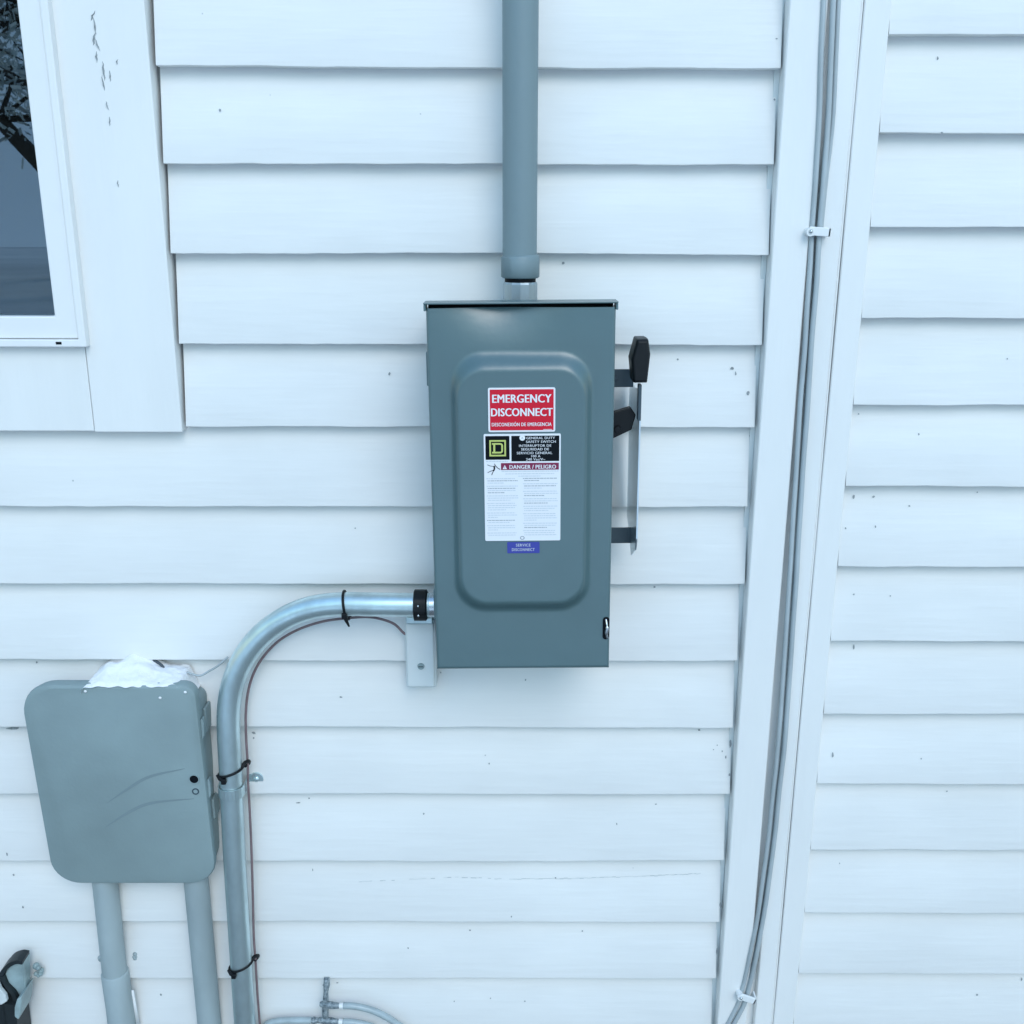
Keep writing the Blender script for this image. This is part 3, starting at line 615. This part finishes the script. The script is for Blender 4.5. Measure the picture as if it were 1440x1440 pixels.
# loose wires by the box
tag(MB().tube(spline([(-.4600,-.016,1.2010),(-.4510,-.021,1.2030),(-.4420,-.025,1.1985),(-.4370,-.027,1.1900)],6), .0018, 8).build('loose_wire', m_cabled, smooth=True), 'short dark wire curving out behind the snow heap', 'wire')
tag(MB().tube(spline([(-.4100,-.030,1.1920),(-.3950,-.026,1.1855),(-.3830,-.024,1.1910),(-.3700,-.028,1.2000),(-.3560,-.030,1.2130)],6), .0014, 8).build('loose_wire', m_cable, smooth=True), 'thin grey wire between the utility box corner and the conduit', 'wire')
# pipes below
def drop(x0, x1, label, r_, bell):
    t = empty('drop_conduit', (x0,-.031,.91), label, 'conduit'); s_ = (x1-x0)/.25
    MB().tube([(0,0,.02),(s_*.45,0,-.45)], r_, 24).build('pipe', m_pvc2, t, sharp=40)
    if bell:
        zb = .7385-.91; xb = -s_*zb
        MB().tube([(xb,0,zb),(xb,0,zb-.002),(xb+.0035,0,zb-.20)], [r_+.0004,r_+.0019,r_+.0021], 24).build('bell_end', m_pvc2, t, sharp=40)
        for sx in (-1, 1):
            cm = MB()
            for k in range(5): cm.ball((xb+sx*(r_+.005+.0045*rnd.random()), .012+.006*rnd.random(), zb+.008+.012*rnd.random()-.004), .0022+.0016*rnd.random(), 9, 6)
            cm.build('strap_lug', m_pvc2, t, smooth=True)
        MB().tube([(xb+r_+.003,.004,zb-.035),(xb+r_+.004,.006,zb-.10)], [.002,.0035], 8).build('paint_drip', m_clip, t, smooth=True)
    return t
drop(-.5455,-.5500, 'left weathered grey pipe under the utility box with a bell end', .0165, True)
drop(-.4228,-.4238, 'right weathered grey pipe under the utility box beside the galvanised conduit', .0163, False)

# ------------------------------------------------------------------ cable run in the joint of the corner boards
cb = [(.3340,2.80),(.3345,2.55),(.3352,2.35),(.3360,2.20),(.3370,2.08),(.3383,1.9691),(.3429,1.8568),(.3438,1.7301),(.3474,1.4773),(.3532,1.1417),(.3512,.9862),(.3465,.8541),(.3325,.7147),(.3160,.6543),(.2600,.52)]
def cable(dx, y, r_, m, label, wob, seed):
    pts = [(x+dx(z)+wob*noise.noise(Vector((z*6,seed,0))), y, z) for x, z in cb]
    P_ = spline(pts, 14); P_ = [Vector((p.x+wob*noise.noise(Vector((p.z*14,seed,3))), p.y+wob*noise.noise(Vector((p.z*9,seed,6))), p.z)) for p in P_]
    return tag(MB().tube(P_, r_, 10).build('cable', m, smooth=True), label, 'cable', 'cables along the corner boards')
cable(lambda z: -.0050-.0025*sstep((z-1.74)/.2), -.0325, .0030, m_cable, 'left grey cable of the bundle down the corner boards', .0010, 1)
cable(lambda z: .0030, -.0340, .0031, m_cable, 'middle grey cable of the bundle down the corner boards', .0010, 2)
cable(lambda z: .0030+.0070*sstep((z-1.60)/.3), -.0285, .0027, m_cable, 'rightmost thin grey cable of the bundle, best seen at the top edge', .0008, 3)
def clip(x, z, rot, label):
    t = empty('cable_clip', (x,-.030,z), label, 'cable clip', 'white clips holding the cable bundle', ry=rot)
    MB().box(-.0115,.0125,-.0125,-.0095,-.0048,.0048).box(.0095,.0125,-.0125,.004,-.0048,.0048).build('saddle', m_clip, t, bevel=.0008)
    MB().tube([(-.0100,-.0130,-.0010),(-.0105,.0,-.0010)], .0048, 12).build('boss', m_clip, t, sharp=40)
    MB().ball((-.0100,-.0135,-.0005), .0024, 8, 5).build('nail', m_zinc, t, smooth=True)
clip(.3445, 1.7335, radians(4), 'upper white cable clip on the cable bundle near the top right')
clip(.3325, .7020, radians(22), 'lower white cable clip where the cable bundle curves left')

# ------------------------------------------------------------------ valve fitting with hoses at the bottom edge
vf = empty('hose_fitting', (-.258,-.03,.60), 'small corroded grey pipe fitting at the bottom edge below the clapboards', 'fitting')
v0 = Vector(vf.location)
m_cor = mat('corroded_metal', (.07,.10,.12), .5, .3, .6, 240, col2=(.42,.48,.50), bump=.0008, bscale=220)
MB().tube([Vector(p)-v0 for p in ((-.2555,-.024,.722),(-.2558,-.026,.712),(-.2570,-.028,.703),(-.2575,-.030,.690),(-.2590,-.030,.672),(-.2595,-.030,.655),(-.2600,-.030,.60))], [.0040,.0048,.0034,.0042,.0048,.0044,.0050], 12).build('stem', m_cor, vf, smooth=True)
for z, xl, xr in ((.6835,-.2660,-.2370),(.6560,-.2700,-.2390)):
    MB().tube([Vector(p)-v0 for p in ((xl,-.031,z),(xl+.002,-.031,z),(-.2500,-.033,z),(xr-.006,-.034,z),(xr,-.034,z))], [.0030,.0042,.0052,.0046,.0036], 12).build('branch', m_cor, vf, sharp=40)
MB().tube([Vector(p)-v0 for p in ((-.2800,-.031,.6555),(-.2760,-.031,.6555),(-.2700,-.031,.6555))], [.0035,.0052,.0035], 12).build('ferrule', m_cor, vf, sharp=40)
for z, x in ((.6835,-.2370),(.6560,-.2390)):
    MB().tube([Vector(p)-v0 for p in ((x-.001,-.034,z),(x+.0055,-.034,z))], .0040, 12).build('sleeve', m_clip, vf, sharp=40)
m_hose = mat('clear_grey_hose', (.42,.50,.52), .3, 0, .2, 60)
for pts, lb in (([(-.2325,-.034,.6835),(-.2200,-.034,.6830),(-.2050,-.034,.6800),(-.1900,-.034,.6745),(-.1750,-.034,.6660),(-.1600,-.034,.6540),(-.1450,-.034,.6380),(-.1300,-.034,.60)], 'upper right grey hose leaving the pipe fitting at the bottom edge'),
                ([(-.2345,-.034,.6560),(-.2200,-.034,.6548),(-.2000,-.034,.6500),(-.1850,-.034,.6400),(-.1750,-.034,.61)], 'lower right grey hose leaving the pipe fitting at the bottom edge'),
                ([(-.2790,-.031,.6555),(-.3000,-.031,.6556),(-.3200,-.031,.6552),(-.3360,-.031,.6520),(-.3450,-.031,.6440),(-.3480,-.031,.61)], 'left grey hose between the pipe fitting and the galvanised conduit')):
    tag(MB().tube(spline(pts,6), .0047, 10).build('hose', m_hose, smooth=True), lb, 'hose', 'hoses on the pipe fitting')

# ------------------------------------------------------------------ dark bin with torn cover at lower left
db = empty('covered_bin', (-.749,-.06,.388), 'dark ribbed bin under a torn pale arched cover at the lower left edge', 'bin')
d0 = Vector((-.74,-.06,.40))
mb = MB(); outl = []
for k in range(40):
    x = -.860+.190*k/39; outl.append((x, -.054-(.004 if (k//4) % 2 else 0)))
rings = []
for z in (.40,.55,.712,.720):
    s_ = 1-.04*(z-.40)/.32*0
    rings.append([Vector((x+(.72-z)*-.03, y, z+(.004*noise.noise(Vector((x*60,1,1))) if z > .7 else 0)))-d0 for x, y in outl]+[Vector((-.670+(.72-z)*-.03,-.022,z))-d0, Vector((-.860,-.022,z))-d0])
mb.loft(rings).build('body', m_dark, db)
def arch(name, m, pts, y0, y1, w):            # bent strip following an outline
    mb = MB(); P_ = spline([(x,0,z) for x, z in pts], 6); rr = []
    for i, p in enumerate(P_):
        t = (P_[min(i+1,len(P_)-1)]-P_[max(i-1,0)]).normalized(); nrm = Vector((-t.z,0,t.x)); wv = w*(1+.3*noise.noise(Vector((p.x*80,p.z*80,2))))
        a, b = p+nrm*wv*.5, p-nrm*wv*.5; rr.append([Vector((a.x,y0,a.z))-d0,Vector((b.x,y0,b.z))-d0,Vector((b.x,y1,b.z))-d0,Vector((a.x,y1,a.z))-d0])
    return mb.loft(rr).build(name, m, db, sharp=40)
hood = MB(); ho = [(-.6600,.7180),(-.6570,.7480),(-.6545,.7800),(-.6640,.7810),(-.6760,.7740),(-.6830,.7600),(-.6800,.7450),(-.6720,.7330),(-.6690,.7230)]
hood.prism([(x,z) for x, z in reversed(ho)], -.048, -.030); hood.v = [tuple(Vector(v)+Vector((0,.004*noise.noise(Vector(v)*50),0))-d0) for v in hood.v]
hood.build('cover', m_tarp, db, bevel=.002)
arch('cover_rim', m_dark, [(-.6950,.7290),(-.6900,.7480),(-.6850,.7640),(-.6740,.7770),(-.6630,.7825),(-.6545,.7815)], -.052, -.030, .0058)
arch('cover_rim', m_dark, [(-.6850,.7600),(-.6830,.7480),(-.6770,.7370),(-.6730,.7290),(-.6715,.7180)], -.053, -.030, .0056)
fp_ = MB().prism([(-.7010,.7190),(-.6870,.7195),(-.6790,.7250),(-.6800,.7350),(-.6850,.7440),(-.6880,.7560),(-.6930,.7400)], -.060, -.0535); fp_.v = [tuple(Vector(v)-d0) for v in fp_.v]; fp_.build('torn_flap', m_tarp2, db, bevel=.0015)
fp_ = MB().prism([(-.6690,.7050),(-.6640,.7000),(-.6600,.7100),(-.6575,.7230),(-.6540,.7400),(-.6620,.7330),(-.6670,.7200)], -.066, -.030); fp_.v = [tuple(Vector(v)-d0) for v in fp_.v]; fp_.build('torn_flap', m_tarp, db, bevel=.0015)
lump = MB()
for k in range(6): lump.ball(Vector((-.6530+.010*rnd.random(),-.026-.008*rnd.random(),.738+.022*rnd.random()))-d0, .003+.002*rnd.random(), 8, 5)
lump.build('torn_edge', m_tarp, db, smooth=True)

# ------------------------------------------------------------------ trees across the street (seen in the window's reflection)
def tree(x, y, h, seed, label, lean, zc, rad):
    t = empty('tree', (x,y,0), label, 'tree', 'trees reflected in the window'); r = random.Random(seed)
    tk = MB(); cr = MB()
    ax = spline([(0,0,-.3),(lean*.15,0,h*.25),(lean*.45,.1,h*.5),(lean*.8,0,h*.8),(lean,0,h)],5)
    tk.tube(ax, [.30-.28*i/20 for i in range(21)], 10)
    for k in range(54):
        st_ = ax[r.randrange(10, 20)]; a = r.random()*2*pi; L = rad*r.uniform(.5,1)
        tip = Vector((st_.x+L*cos(a), L*sin(a), zc+(st_.z-zc)*.8+L*r.uniform(-.5,.5))); mid = (st_+tip)/2+Vector((0,0,.2*L*r.random()))
        tk.tube([st_, mid, tip], [.07,.04,.012], 5)
        for q in range(42):
            c = st_.lerp(tip, r.uniform(.2,1.1))+Vector((r.gauss(0,.35),r.gauss(0,.35),r.gauss(0,.35))); s_ = r.uniform(.05,.14)
            u = Vector((r.gauss(0,1),r.gauss(0,1),r.gauss(0,1))).normalized(); w = u.orthogonal().normalized()
            cr.add([c-u*s_-w*s_*.35, c+u*s_-w*s_*.35, c+u*s_*1.1+w*s_*.35, c-u*s_*.8+w*s_*.4], [(0,1,2,3)])
    tk.build('trunk', m_bark, t, sharp=60); cr.build('crown', m_leaf, t); return t
tree(-9.0,-23,7.5,1,'nearest leaning frosted tree across the street, reflected in the window',-5.0,5.4,2.3)
t2 = tree(-12.5,-29,9,2,'taller frosted tree behind the leaning one, reflected in the window',-.8,6.0,3.0)
t3 = tree(-5.0,-30,8,3,'frosted tree further right across the street, reflected in the window',.4,5.2,2.4)
for i, (x, y) in enumerate(((-33,-31),(-27,-27),(-22,-30),(-17.5,-27),(-1,-28),(4,-31),(9,-27),(15,-30))):
    src = (t2, t3)[i % 2]; c = src.copy(); C.objects.link(c); c.location = (x, y, 0); c.rotation_euler = (0, 0, i*1.3)
    c['label'] = ('first','second','third','fourth','fifth','sixth','seventh','eighth')[i]+' frosted tree from the far end of the row across the street'
    for ch in list(src.children):
        k = ch.copy(); C.objects.link(k); k.parent = c
